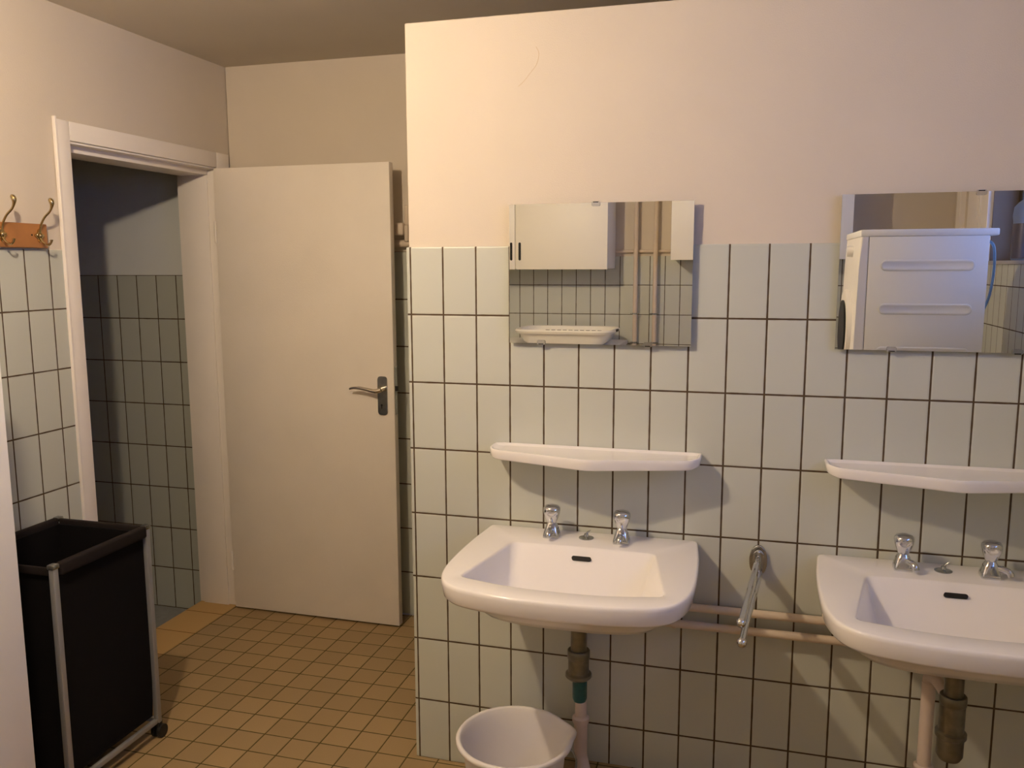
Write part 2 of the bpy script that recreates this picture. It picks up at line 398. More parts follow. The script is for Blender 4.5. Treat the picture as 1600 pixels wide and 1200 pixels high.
# ------------------------------------------------------------------ ceiling lamp
L = thing('ceiling_lamp', 'bare warm bulb in a small holder on the ceiling', 'lamp', (LAMP.x, LAMP.y, ZC))
part('ceiling_rose', lathe(bmesh.new(), [(0.055, ZC), (0.055, ZC-0.018), (0.035, ZC-0.035), (0.022, ZC-0.045)], LAMP.x, LAMP.y), m_lac, L, smooth=50)
part('bulb_socket', lathe(bmesh.new(), [(0.020, ZC-0.040), (0.021, LAMP.z+0.062), (0.016, LAMP.z+0.045)], LAMP.x, LAMP.y), m_lac, L, smooth=50)
bm = bmesh.new()
lathe(bm, [(0.012, LAMP.z+0.048), (0.019, LAMP.z+0.030), (0.029, LAMP.z+0.014), (0.032, LAMP.z), (0.028, LAMP.z-0.016), (0.017, LAMP.z-0.028), (0.002, LAMP.z-0.033)], LAMP.x, LAMP.y, 24)
part('light_bulb', bm, m_glow, L, smooth=True)

# ------------------------------------------------------------------ washbasin
CX = 0.595; ZT = 0.8594
def pl(pts): return roundpoly([(CX+x, y, r) for x, y, r in pts], 8)
outer = pl([(-0.328, -0.001, 0.012), (-0.346, -0.20, 0.15), (-0.344, -0.44, 0.10), (-0.295, -0.548, 0.07), (-0.15, -0.583, 0.12), (0, -0.592, 0.12),
            (0.15, -0.583, 0.12), (0.295, -0.548, 0.07), (0.344, -0.44, 0.10), (0.346, -0.20, 0.15), (0.328, -0.001, 0.012)])
hole = pl([(-0.212, -0.160, 0.022), (0, -0.152, 0.15), (0.212, -0.160, 0.022), (0.272, -0.470, 0.020), (0.14, -0.505, 0.12), (0, -0.512, 0.12), (-0.14, -0.505, 0.12), (-0.272, -0.470, 0.020)])
mid = pl([(-0.198, -0.228, 0.014), (0, -0.222, 0.15), (0.198, -0.228, 0.014), (0.257, -0.455, 0.020), (0.14, -0.482, 0.12), (0, -0.490, 0.12), (-0.14, -0.482, 0.12), (-0.257, -0.455, 0.020)])
bot = pl([(-0.180, -0.300, 0.022), (0, -0.292, 0.1), (0.180, -0.300, 0.022), (0.236, -0.428, 0.030), (0.12, -0.440, 0.1), (0, -0.445, 0.1), (-0.12, -0.440, 0.1), (-0.236, -0.428, 0.030)])
bt2 = pl([(-0.150, -0.315, 0.030), (0, -0.310, 0.1), (0.150, -0.315, 0.030), (0.190, -0.410, 0.030), (0.11, -0.425, 0.1), (0, -0.428, 0.1), (-0.11, -0.425, 0.1), (-0.190, -0.410, 0.030)])
drn = pl([(-0.017, -0.350, 0.01), (0, -0.343, 0.01), (0.017, -0.350, 0.01), (0.024, -0.367, 0.01), (0.017, -0.384, 0.01), (0, -0.391, 0.01), (-0.017, -0.384, 0.01), (-0.024, -0.367, 0.01)])
def densify(polys, step=0.008):
    out = [[] for _ in polys]; n = len(polys[0])
    for i in range(n):
        k = max(1, math.ceil(max((p[(i+1) % n]-p[i]).length for p in polys[:1])/step))
        for o, p in zip(out, polys):
            for t in range(k): o.append(p[i].lerp(p[(i+1) % n], t/k))
    return out
hole, mid, bot, bt2, drn = densify([hole, mid, bot, bt2, drn])
under = pl([(-0.300, -0.02, 0.05), (-0.305, -0.40, 0.1), (-0.24, -0.500, 0.1), (0, -0.53, 0.1), (0.24, -0.500, 0.1), (0.305, -0.40, 0.1), (0.300, -0.02, 0.05)])
und2 = pl([(-0.255, -0.02, 0.05), (-0.262, -0.40, 0.06), (-0.15, -0.452, 0.1), (0.15, -0.452, 0.1), (0.262, -0.40, 0.06), (0.255, -0.02, 0.05)])
und3 = pl([(-0.12, -0.06, 0.05), (-0.12, -0.30, 0.08), (0.12, -0.30, 0.08), (0.12, -0.06, 0.05)])
c0 = (CX, -0.33); c1 = (CX, -0.25)
ANG = [math.atan2(p.y-c0[1], p.x-c0[0]) for p in hole]
def ring(poly, z, c, s=1.0):
    out = []
    for a in ANG:
        p = raycast(poly, c, a); p = Vector(c) + (p-Vector(c))*s
        out.append((p.x, p.y, z))
    return out
def direct(poly, z, s=1.0): return [(c0[0]+(p.x-c0[0])*s, c0[1]+(p.y-c0[1])*s, z) for p in poly]
def inset(poly, d):
    cc = Vector((CX, -0.30)); return [p + (cc-p).normalized()*d for p in poly]
def make_basin():
    root = thing('washbasin', 'white ceramic washbasin under the left mirror, fully in view', 'washbasin', (CX, 0, ZT), 'washbasins on the tiled partition')
    bm = bmesh.new()
    rings = [
        ring(und3, ZT-0.185, c1), ring(und3, ZT-0.168, c1, 1.1), ring(und2, ZT-0.136, c1, 0.93), ring(und2, ZT-0.120, c1),
        ring(under, ZT-0.062, c0, 1.0), ring(under, ZT-0.056, c0, 1.03),
        ring(outer, ZT-0.054, c0, 0.965), ring(outer, ZT-0.046, c0, 0.985), ring(outer, ZT-0.012, c0, 1.0), ring(outer, ZT-0.005, c0, 0.998),
        ring(outer, ZT-0.001, c0, 0.990), ring(outer, ZT, c0, 0.978),
        direct(hole, ZT, 1.03), direct(hole, ZT-0.001, 1.012), direct(hole, ZT-0.005, 0.998),
        direct(mid, ZT-0.060), direct(bot, ZT-0.112), direct(bt2, ZT-0.120), direct(drn, ZT-0.124)]
    # clamp: nothing behind the wall face
    rings = [[(x, min(y, -0.0008), z) for x, y, z in r] for r in rings]
    loft(bm, rings, cap0=True, cap1=False)
    part('basin', bm, m_ceram, root, smooth=65)
    bm = lathe(bmesh.new(), [(0.024, ZT-0.1245), (0.023, ZT-0.122), (0.018, ZT-0.124), (0.016, ZT-0.131)], CX, -0.367, 24)
    part('drain', bm, m_chromew, root, smooth=50)
    # overflow slot on the back slope
    sl = roundrect(-0.029, 0.029, -0.0064, 0.0064, 0.0062)
    bm = bmesh.new()
    d = Vector((0, -0.66, 0.74)).normalized()
    base = [Vector((CX+0.004+a, -0.186+b*0.77, ZT-0.0235+b*0.63)) for a, b in sl]
    A = [bm.verts.new(p - d*0.004) for p in base]; B = [bm.verts.new(p + d*0.0022) for p in base]
    bm.faces.new(A); bm.faces.new(B)
    for i in range(len(A)): bm.faces.new((A[i], A[(i+1) % len(A)], B[(i+1) % len(A)], B[i]))
    part('overflow_slot', bm, m_black, root, label='narrow black overflow slot')
    # plug stay
    px, py = CX-0.004, -0.066
    bm = lathe(bmesh.new(), [(0.023, ZT), (0.023, ZT+0.002), (0.015, ZT+0.005), (0.008, ZT+0.007), (0.006, ZT+0.014), (0.001, ZT+0.016)], px, py, 24)
    tube(bm, [(px, py, ZT+0.010), (px+0.004, py-0.003, ZT+0.020), (px+0.014, py-0.004, ZT+0.028)], [0.004, 0.003, 0.0015], 8)
    part('plug_stay', bm, m_chromew, root, smooth=50)
    for x, y, a, nm in ((0.485, -0.078, 0.0, 'hot'), (0.702, -0.082, 0.0, 'cold')):
        t = part('tap', tap_body(x, y), m_chrome, root, smooth=50)
        part('tap_handle', tap_knob(x, y), m_chrome, t, smooth=70)
        s = part('spout', tap_spout(x, y, 0), m_chrome, t, smooth=70)
    return root
def tap_body(x, y):
    bm = bmesh.new(); rings = []
    for hw, hd, z, r in ((0.0240, 0.024, 0, 0.007), (0.0245, 0.0245, 0.004, 0.007), (0.0230, 0.023, 0.014, 0.009), (0.0195, 0.0195, 0.028, 0.011), (0.017, 0.017, 0.038, 0.013), (0.012, 0.012, 0.046, 0.010)):
        rings.append([(x+a, y+b, ZT+z) for a, b in roundrect(-hw, hw, -hd, hd, r, 5)])
    return loft(bm, rings, cap0=True)
def tap_knob(x, y):
    bm = bmesh.new(); n = 36; rings = []
    for r, z, fl in ((0.011, 0.040, 0), (0.013, 0.046, 0), (0.0160, 0.050, 0.04), (0.0205, 0.060, 0.06), (0.0255, 0.073, 0.06), (0.0275, 0.084, 0.05), (0.0260, 0.092, 0.03), (0.021, 0.0975, 0.01), (0.011, 0.101, 0), (0.002, 0.102, 0)):
        rings.append([(x + r*(1-fl*(0.5+0.5*math.cos(4*a)))*math.cos(a), y + r*(1-fl*(0.5+0.5*math.cos(4*a)))*math.sin(a), ZT+z) for a in [2*PI*k/n for k in range(n)]])
    return loft(bm, rings, cap0=True)
def tap_spout(x, y, _):
    bm = bmesh.new()
    tube(bm, smoothpath([(x, y-0.004, ZT+0.026), (x, y-0.026, ZT+0.028), (x, y-0.044, ZT+0.024), (x, y-0.050, ZT+0.013)], 4), 0.0095, 14)
    return bm
B1 = make_basin()
B2 = copy_tree(B1); B2.location = (CX+0.999, 0, ZT-0.008)
B2['label'] = 'white ceramic washbasin under the right mirror, cut by the picture edge'
for t in [c for c in B2.children if c.name.startswith('tap')]:      # spouts of this basin are swung to the right
    for s in t.children:
        if s.name.startswith('spout'):
            c = (0.485 if t.data == [q for q in B1.children if q.name.startswith('tap')][0].data else 0.702) - CX
            cy = -0.078 if c < 0 else -0.082
            ang = math.radians(32 if c < 0 else 62)
            R = Matrix.Translation((c, cy, 0)) @ Matrix.Rotation(ang, 4, 'Z') @ Matrix.Translation((-c, -cy, 0))
            s.matrix_local = R

# ------------------------------------------------------------------ shelves
def make_shelf():
    zt = 1.1321
    root = thing('ceramic_shelf', 'white ceramic shelf above the left washbasin', 'shelf', (0.605, 0, zt), 'ceramic shelves under the mirrors')
    x0, x1, ym = 0.279, 0.931, -0.182
    P = roundpoly([(x0+0.002, -0.0008, 0.004), (x0+0.003, -0.075, 0.02), (x0+0.026, -0.112, 0.015), (0.605, ym, 0.028), (x1-0.026, -0.112, 0.015), (x1-0.003, -0.075, 0.02), (x1-0.002, -0.0008, 0.004)], 6)
    c = Vector((0.605, -0.06)); n = 192
    def rg(dx, dy, z):
        out = []
        for k in range(n):
            p = raycast(P, c, 2*PI*k/n)
            # inset: shrink separately in x and y
            q = Vector((c.x + (p.x-c.x)*(1-dx/0.326), c.y + (p.y-c.y)*(1-dy/0.09)))
            out.append((q.x, min(q.y, -0.0008), z - (0.010*abs(p.y)/0.18 if z < zt-0.015 else 0)))
        return out
    rings = [rg(0.022, 0.012, zt-0.026), rg(0.007, 0.004, zt-0.0245), rg(0.002, 0.0012, zt-0.020), rg(0, 0, zt-0.010), rg(0, 0, zt-0.003), rg(0.002, 0.001, zt-0.0005),
             rg(0.006, 0.003, zt-0.0005), rg(0.009, 0.006, zt-0.002), rg(0.014, 0.010, zt-0.006), rg(0.04, 0.02, zt-0.007)]
    bm = loft(bmesh.new(), rings, cap0=True, cap1=True)
    part('shelf_board', bm, m_ceram, root, smooth=60)
    return root
SH1 = make_shelf()
SH2 = copy_tree(SH1); SH2.location = (0.605+0.992, 0, 1.1321+0.004)
SH2['label'] = 'white ceramic shelf above the right washbasin, cut by the picture edge'

# ------------------------------------------------------------------ mirrors
def make_mirror(x0, x1, z0, z1, clips, label, name='wall_mirror'):
    root = thing(name, label, 'mirror', ((x0+x1)/2, 0, z0), 'frameless wall mirrors')
    bm = bmesh.new()
    box(bm, x0, x1, -0.0195, -0.0145, z0, z1)
    for f in bm.faces: f.material_index = 0 if f.calc_center_median().y < -0.0194 else 1
    part('mirror_glass', bm, [m_mirror, m_mback], root)
    part('backing_board', BX(x0+0.012, x1-0.012, -0.0145, 0.009, z0+0.012, z1-0.012), m_mback, root)
    for cx, cz, s in clips:
        bm = prism(bmesh.new(), roundrect(cx-0.013, cx+0.013, min(cz-s*0.010, cz+s*0.004), max(cz-s*0.010, cz+s*0.004), 0.0045, 4), -0.0235, -0.0197, bev=0.001)
        box(bm, cx-0.008, cx+0.008, -0.0235, -0.001, min(cz+s*0.0005, cz+s*0.004), max(cz+s*0.0005, cz+s*0.004))
        part('mirror_clip', bm, m_chrome, root, smooth=40)
make_mirror(0.3352, 0.8880, 1.4530, 1.8740, [(0.602, 1.874, 1), (0.436, 1.453, -1), (0.762, 1.453, -1)], 'frameless mirror above the left shelf, reflecting a white wall cupboard')
make_mirror(1.2852, 1.840, 1.4545, 1.8800, [(1.628, 1.880, 1), (1.432, 1.4545, -1), (1.742, 1.4545, -1)], 'frameless mirror above the right shelf, reflecting a white machine side')

# ------------------------------------------------------------------ swing-arm towel rail
T = thing('towel_rail', 'chrome swing-arm towel rail on the tiles between the two basins', 'towel rail', (1.101, 0, 0.82))
pts = [(1.101 + 0.026*math.cos(a), 0.815 + 0.048*math.sin(a)) for a in [2*PI*k/28 for k in range(28)]]
bm = prism(bmesh.new(), pts, -0.010, 0.0005, bev=0.003)
pts2 = [(1.101 + 0.018*math.cos(a), 0.815 + 0.038*math.sin(a)) for a in [2*PI*k/28 for k in range(28)]]
prism(bm, pts2, -0.020, -0.009, bev=0.004)
pm = part('mount_plate', bm, m_chromew, T, smooth=50)
bm = ball(bmesh.new(), (1.101, -0.021, 0.845), 0.006); ball(bm, (1.101, -0.021, 0.832), 0.004)
part('screw', bm, m_chrome, pm, smooth=True)
tube_b = tube(bmesh.new(), [(1.101, -0.034, 0.845-0.012), (1.101, -0.034, 0.776)], 0.008, 12)
box(tube_b, 1.093, 1.109, -0.034, -0.012, 0.792, 0.826, bev=0.003)
part('pivot', tube_b, m_chrome, T, smooth=50)
for (sx_, sz, ex, ey, ez) in ((1.096, 0.822, 1.0569, -0.487, 0.820), (1.106, 0.786, 1.060, -0.512, 0.780)):
    bm = tube(bmesh.new(), smoothpath([(1.101, -0.034, sz), (sx_, -0.055, sz), (sx_+(ex-sx_)*0.5, -0.27, (sz+ez)/2), (ex, ey, ez)], 5), 0.0082, 16)
    a = part('arm', bm, m_chrome, T, smooth=60)
    part('end_knob', ball(bmesh.new(), (ex, ey-0.004, ez), 0.0125), m_chrome, a, smooth=True)

# ------------------------------------------------------------------ pipes between the basins
def pipe(name, label, pts, r, m, group=None, clips=()):
    root = thing(name, label, 'pipe', tuple(pts[0]), group)
    part('pipe', tube(bmesh.new(), pts, r, 18), m, root, smooth=60)
    for c in clips:
        bm = bmesh.new()
        tube(bm, [(c-0.006, pts[0][1], pts[0][2]), (c+0.006, pts[0][1], pts[0][2])], r+0.003, 18)
        box(bm, c-0.005, c+0.005, pts[0][1], 0.0, pts[0][2]-0.005, pts[0][2]+0.005)
        part('pipe_clip', bm, m, root, smooth=50)
pipe('water_pipe', 'upper of the two beige pipes running along the tiles between the basins', [(0.80, -0.030, 0.657), (1.0, -0.030, 0.657), (XR-0.01, -0.030, 0.657)], 0.0125, m_pipe, 'beige water pipes between the basins', (0.86, 1.85))
pipe('water_pipe', 'lower of the two beige pipes running along the tiles between the basins', [(0.80, -0.030, 0.600), (1.0, -0.030, 0.600), (XR-0.01, -0.030, 0.600)], 0.0125, m_pipe, 'beige water pipes between the basins', (0.86, 1.85))

# traps
def make_trap(x, y, label, teal):
    z = 0.672 if teal else 0.664
    root = thing('bottle_trap', label, 'drain trap', (x, y, z))
    part('inlet_pipe', lathe(bmesh.new(), [(0.030, z+0.014), (0.030, z), (0.0235, z-0.008), (0.0235, 0.572)], x, y, 24), m_brassdull, root, smooth=45)
    part('nut', lathe(bmesh.new(), [(0.0315, 0.576), (0.033, 0.574), (0.033, 0.552), (0.0315, 0.550)], x, y, 28), m_brassdull, root, smooth=45)
    if teal:
        part('trap_body', lathe(bmesh.new(), [(0.0305, 0.550), (0.0305, 0.508), (0.038, 0.504), (0.039, 0.496), (0.034, 0.490)], x, y, 28), m_brassdull, root, smooth=45)
        part('trap_cup', lathe(bmesh.new(), [(0.0215, 0.490), (0.0215, 0.428), (0.018, 0.418), (0.008, 0.416)], x+0.004, y, 24), m_teal, root, smooth=45, label='teal green plastic cup')
    else:
        part('trap_body', lathe(bmesh.new(), [(0.031, 0.550), (0.031, 0.478), (0.038, 0.474), (0.038, 0.462), (0.0325, 0.458), (0.0325, 0.410), (0.026, 0.398), (0.010, 0.395)], x, y, 28), m_brassdull, root, smooth=45)
    return root
t1 = make_trap(0.603, -0.235, 'dull metal bottle trap with teal cup under the left basin', True)
t2 = make_trap(1.598, -0.235, 'dull metal bottle trap under the right basin', False)
def waste(x, trap, label, ztop):
    y = -0.045
    root = thing('waste_pipe', label, 'drain pipe', (x, y, PLZ))
    part('pipe', tube(bmesh.new(), [(x, y, PLZ+0.05), (x, y, ztop)], 0.0185, 20), m_waste, root, smooth=60)
    part('socket_collar', lathe(bmesh.new(), [(0.0195, 0.264), (0.0270, 0.258), (0.0270, 0.245), (0.0215, 0.232), (0.0215, 0.150)], x, y, 24, closed_ends=False), m_waste, root, smooth=50)
    part('floor_bend', tube(bmesh.new(), smoothpath([(x, y, PLZ+0.075), (x+0.002, y, PLZ+0.04), (x+0.010, y-0.010, PLZ+0.018), (x+0.018, y-0.024, PLZ+0.002)], 4), 0.0205, 20), m_waste, root, smooth=60)
    part('trap_arm', tube(bmesh.new(), smoothpath([(x, y, ztop-0.004), (x, y-0.006, ztop+0.018), (x+(trap[0]-x)*0.4, y-0.05, ztop+0.030), (trap[0], trap[1]+0.040, ztop+0.030)], 5), 0.0165, 18), m_waste, root, smooth=60)
waste(0.5745, (0.603, -0.235), 'pinkish white waste pipe below the left basin', 0.585-0.03)
waste(1.578, (1.598, -0.235), 'pinkish white waste pipe below the right basin', 0.515)

# ------------------------------------------------------------------ bucket
def make_bucket():
    cx, cy, zt, R = 0.417, -0.272, 0.300, 0.172
    root = thing('bucket', 'round white plastic bucket with pouring lip under the left basin', 'bucket', (cx, cy, 0))
    n = 72; la = math.radians(28)
    def rg(r, z, lip=0.0):
        out = []
        for k in range(n):
            a = 2*PI*k/n; d = math.atan2(math.sin(a-la), math.cos(a-la))
            w_ = math.exp(-(d/0.2)**2)
            out.append((cx+(r+lip*w_)*math.cos(a), cy+(r+lip*w_)*math.sin(a), z - 0.006*w_*(lip > 0)))
        return out
    rings = [rg(0.118, 0.002), rg(0.122, 0.000), rg(0.126, 0.004), rg(0.152, zt-0.050), rg(0.157, zt-0.030, 0.006), rg(0.159, zt-0.018, 0.016), rg(0.170, zt-0.018, 0.018), rg(0.174, zt-0.014, 0.018), rg(0.175, zt-0.005, 0.018),
             rg(0.171, zt, 0.018), rg(0.165, zt, 0.017), rg(0.161, zt-0.004, 0.016), rg(0.156, zt-0.020, 0.012), rg(0.150, zt-0.050), rg(0.122, 0.012), rg(0.110, 0.008)]
    part('bucket_body', loft(bmesh.new(), rings, cap0=True), m_plastic, root, smooth=60)
    for s in (-1, 1):
        a = la + s*PI/2
        part('handle_lug', ball(bmesh.new(), (cx+0.172*math.cos(a), cy+0.172*math.sin(a), zt-0.035), 0.010), m_plastic, root, smooth=True)
    pth = [(cx+0.186*math.cos(la-PI/2+PI*k/16), cy+0.186*math.sin(la-PI/2+PI*k/16), zt-0.035-0.05*math.sin(PI*k/16)) for k in range(17)]
    part('carrying_handle', tube(bmesh.new(), pth, 0.003, 8), m_chromew, root, smooth=True)
make_bucket()

# ------------------------------------------------------------------ laundry hamper
def make_hamper():
    x0, x1, y0, y1, zt, zb = -1.335, -0.962, -0.545, -0.135, 0.786, 0.065
    root = thing('laundry_hamper', 'black fabric laundry hamper on castors with grey tube frame by the doorway', 'laundry hamper', ((x0+x1)/2, (y0+y1)/2, 0))
    # cloth bag: open box slightly inset, with thickness
    g = 0.012; bm = bmesh.new(); nn = 10
    def loop(i, z, s=0.0):
        out = []
        xs, xe, ys, ye = x0+g+i, x1-g-i, y0+g+i, y1-g-i
        for k in range(nn): t = k/nn; out.append((xs+(xe-xs)*t, ys+s*math.sin(PI*t), z))
        for k in range(nn): t = k/nn; out.append((xe-s*math.sin(PI*t), ys+(ye-ys)*t, z))
        for k in range(nn): t = k/nn; out.append((xe-(xe-xs)*t, ye-s*math.sin(PI*t), z))
        for k in range(nn): t = k/nn; out.append((xs+s*math.sin(PI*t), ye-(ye-ys)*t, z))
        return out
    loft(bm, [loop(0.012, zb+0.010), loop(0, zb+0.02), loop(-0.006, zb+0.15, 0.004), loop(-0.006, zb+0.4, 0.004), loop(-0.006, zt-0.07), loop(-0.006, zt-0.012),
              loop(0.006, zt-0.012), loop(0.006, zb+0.4, 0.004), loop(0.010, zb+0.017)], cap0=True)
    part('fabric_bag', bm, m_fabric, root, smooth=40)
    bm = bmesh.new()                                       # fabric sleeves over the top bars
    for xx in (x0, x1):
        box(bm, xx-0.013, xx+0.013, y0+0.020, y1-0.006, zt-0.034, zt+0.009, bev=0.009, seg=3)
    box(bm, x0+0.01, x1-0.012, y1-0.010, y1+0.010, zt-0.030, zt+0.004, bev=0.006)
    box(bm, x0+0.01, x1-0.016, y0-0.004, y0+0.008, zt-0.030, zt-0.004, bev=0.004)
    part('top_hem', bm, m_hem, root, smooth=40, label='brownish black sleeves over the top bars')
    for (px, py) in ((x0, y0), (x1, y0), (x0, y1), (x1, y1)):
        sx = -1 if px == x0 else 1; sy = -1 if py == y0 else 1
        bm = BX(px-0.010, px+0.010, py-0.010, py+0.010, zb-0.010, zt+0.004, bev=0.003)
        p = part('frame_post', bm, m_alu, root, smooth=40)
        part('corner_cap', BX(px-0.013, px+0.013, py-0.013, py+0.013, zt-0.006, zt+0.010, bev=0.004), m_chromew, p, smooth=40)
        fork = BX(px-0.010, px+0.010, py-0.012, py+0.012, 0.028, zb-0.004, bev=0.003)
        w_ = part('castor', fork, m_rubber, root, smooth=40)
        bm = bmesh.new(); cy_ = py+0.004
        for s in (-0.012, 0.012): tube(bm, [(px+s-0.006, cy_, 0.024), (px+s+0.006, cy_, 0.024)], 0.024, 20)
        part('castor_wheel', bm, m_rubber, w_, smooth=40)
    bm = bmesh.new()
    for xx in (x0, x1): box(bm, xx-0.008, xx+0.008, y0+0.010, y1-0.010, zb-0.008, zb+0.010, bev=0.003)
    for yy in (y0, y1): box(bm, x0+0.010, x1-0.010, yy-0.008, yy+0.008, zb-0.008, zb+0.010, bev=0.003)
    part('bottom_rail', bm, m_alu, root, smooth=40)
make_hamper()

# ------------------------------------------------------------------ coat rack
def make_rack():
    y0, y1 = -0.800, -0.048
    root = thing('coat_rack', 'orange varnished board with brass double hooks left of the doorway', 'coat rack', (XL, (y0+y1)/2, 1.80))
    bm = BX(XL-0.001, XL+0.018, y0, y1, 1.757, 1.842, bev=0.004, seg=3)
    b = part('back_board', bm, m_wood, root, smooth=50)
    for i in range(5):
        yh = -0.088 - 0.158*i
        X = XL+0.018
        bm = bmesh.new()
        # star-shaped rosette
        pts = []
        for k in range(24):
            a = 2*PI*k/24; r = 0.016*(1+0.30*math.cos(4*a)); pts.append((yh+r*math.cos(a), 1.800+1.15*r*math.sin(a)))
        prism(bm, pts, X-0.001, X+0.006, axis='x', bev=0.0015)
        ball(bm, (X+0.007, yh, 1.800), 0.009)
        for s in (-1, 1): ball(bm, (X+0.006, yh+s*0.013, 1.803), 0.004, 10, 6)
        pth = smoothpath([(X+0.004, yh, 1.806), (X+0.012, yh, 1.835), (X+0.030, yh, 1.862), (X+0.056, yh+0.001, 1.885), (X+0.066, yh+0.001, 1.910), (X+0.058, yh, 1.928)], 5)
        rr = [0.0040]*(len(pth)-9) + [0.0046, 0.0055, 0.0065, 0.0078, 0.0085, 0.0085, 0.0078, 0.0062, 0.003]
        tube(bm, pth, rr, 12)
        pth = smoothpath([(X+0.006, yh, 1.792), (X+0.020, yh, 1.774), (X+0.040, yh, 1.768), (X+0.052, yh, 1.778), (X+0.053, yh, 1.786)], 5)
        tube(bm, pth, [0.004]*(len(pth)-3)+[0.0055, 0.006, 0.003], 10)
        part('coat_hook', bm, m_brass, root, smooth=60, label='brass double hook with star rosette')
    bm = tube(bmesh.new(), [(XL+0.016, -0.118, 1.802), (XL+0.0187, -0.118, 1.802)], 0.0032, 12)
    part('screw_hole', bm, m_black, b)
make_rack()

# ------------------------------------------------------------------ tall white cupboard at the left picture edge
def make_tall():
    x0, x1, y0, y1, h = XL+0.003, -0.815, -1.46, -0.805, 1.83
    root = thing('tall_cupboard', 'tall smooth white cupboard at the left picture edge beside the hamper', 'cupboard', ((x0+x1)/2, (y0+y1)/2, 0))
    part('carcass', BX(x0, x1-0.022, y0, y1, 0, h, bev=0.003), m_lac, root, smooth=40)
    d = part('cupboard_door', BX(x1-0.020, x1, y0+0.001, y1+0.0005, 0.03, h, bev=0.0015), m_lac, root, smooth=40)
    part('door_knob', ball(tube(bmesh.new(), [(x1-0.001, y0+0.05, 1.0), (x1+0.014, y0+0.05, 1.0)], 0.006, 12), (x1+0.020, y0+0.05, 1.0), 0.013), m_chrome, d, smooth=True)
make_tall()

# ------------------------------------------------------------------ things reflected in the mirrors
def handle_slot(y, x, z0, z1):
    return prism(bmesh.new(), roundrect(x-0.009, x+0.009, z0, z1, 0.0088, 6), y-0.003, y+0.0015)
yf = -3.50
root = thing('wall_cupboard', 'cream two-door wall cupboard on the rear wall with black slot handles', 'cupboard', (-0.6, YR, 1.67))
part('carcass', BX(-1.275, 0.067, YR-0.004, yf-0.019, 1.670, 2.29, bev=0.002), m_cream, root)
for a, b, hx in ((-1.275, -0.613, -0.640), (-0.603, 0.067, -0.576)):
    d = part('cupboard_door', BX(a, b, yf-0.019, yf, 1.665, 2.29, bev=0.002), m_cream, root, smooth=40)
    part('handle', handle_slot(yf, hx, 1.73, 1.86), m_black, d, label='black slot handle')
root = thing('wall_cupboard', 'cream wall cupboard right of the two upright pipes on the rear wall', 'cupboard', (1.1, YR, 1.73))
part('carcass', BX(0.505, 1.69, YR-0.004, yf-0.079, 1.732, 2.33, bev=0.002), m_cream, root)
for a, b, hx in ((0.505, 1.092, 1.06), (1.098, 1.69, 1.13)):
    d = part('cupboard_door', BX(a, b, yf-0.079, yf-0.060, 1.728, 2.33, bev=0.002), m_cream, root, smooth=40)
    part('handle', handle_slot(yf-0.060, hx, 1.79, 1.92), m_black, d)
for i, px in enumerate((0.228, 0.372)):
    root = thing('riser_pipe', ('left' if i == 0 else 'right')+' of two upright beige pipes on the rear wall beside the cupboard', 'pipe', (px, YR+0.055, 1.1), 'upright pipes on the rear wall')
    part('pipe', tube(bmesh.new(), [(px, YR+0.055, 0.1), (px, YR+0.055, ZC)], 0.0165, 18), m_pipe, root, smooth=60)
    for z in (1.12, 1.335):
        bm = tube(bmesh.new(), [(px, YR+0.055, z-0.006), (px, YR+0.055, z+0.006)], 0.020, 18)
        box(bm, px-0.034, px+0.030, YR+0.048, YR+0.062, z-0.004, z+0.004)
        box(bm, px-0.005, px+0.005, YR, YR+0.05, z-0.004, z+0.004)
        part('pipe_clip', bm, m_chromew, root, smooth=50)
root = thing('wall_pipe', 'thin beige horizontal pipe just above the tiles of the rear wall', 'pipe', (0.3, YR, 1.79))
part('pipe', tube(bmesh.new(), [(0.072, YR+0.018, 1.795), (0.5, YR+0.018, 1.795)], 0.011, 14), m_pipe, root, smooth=60)

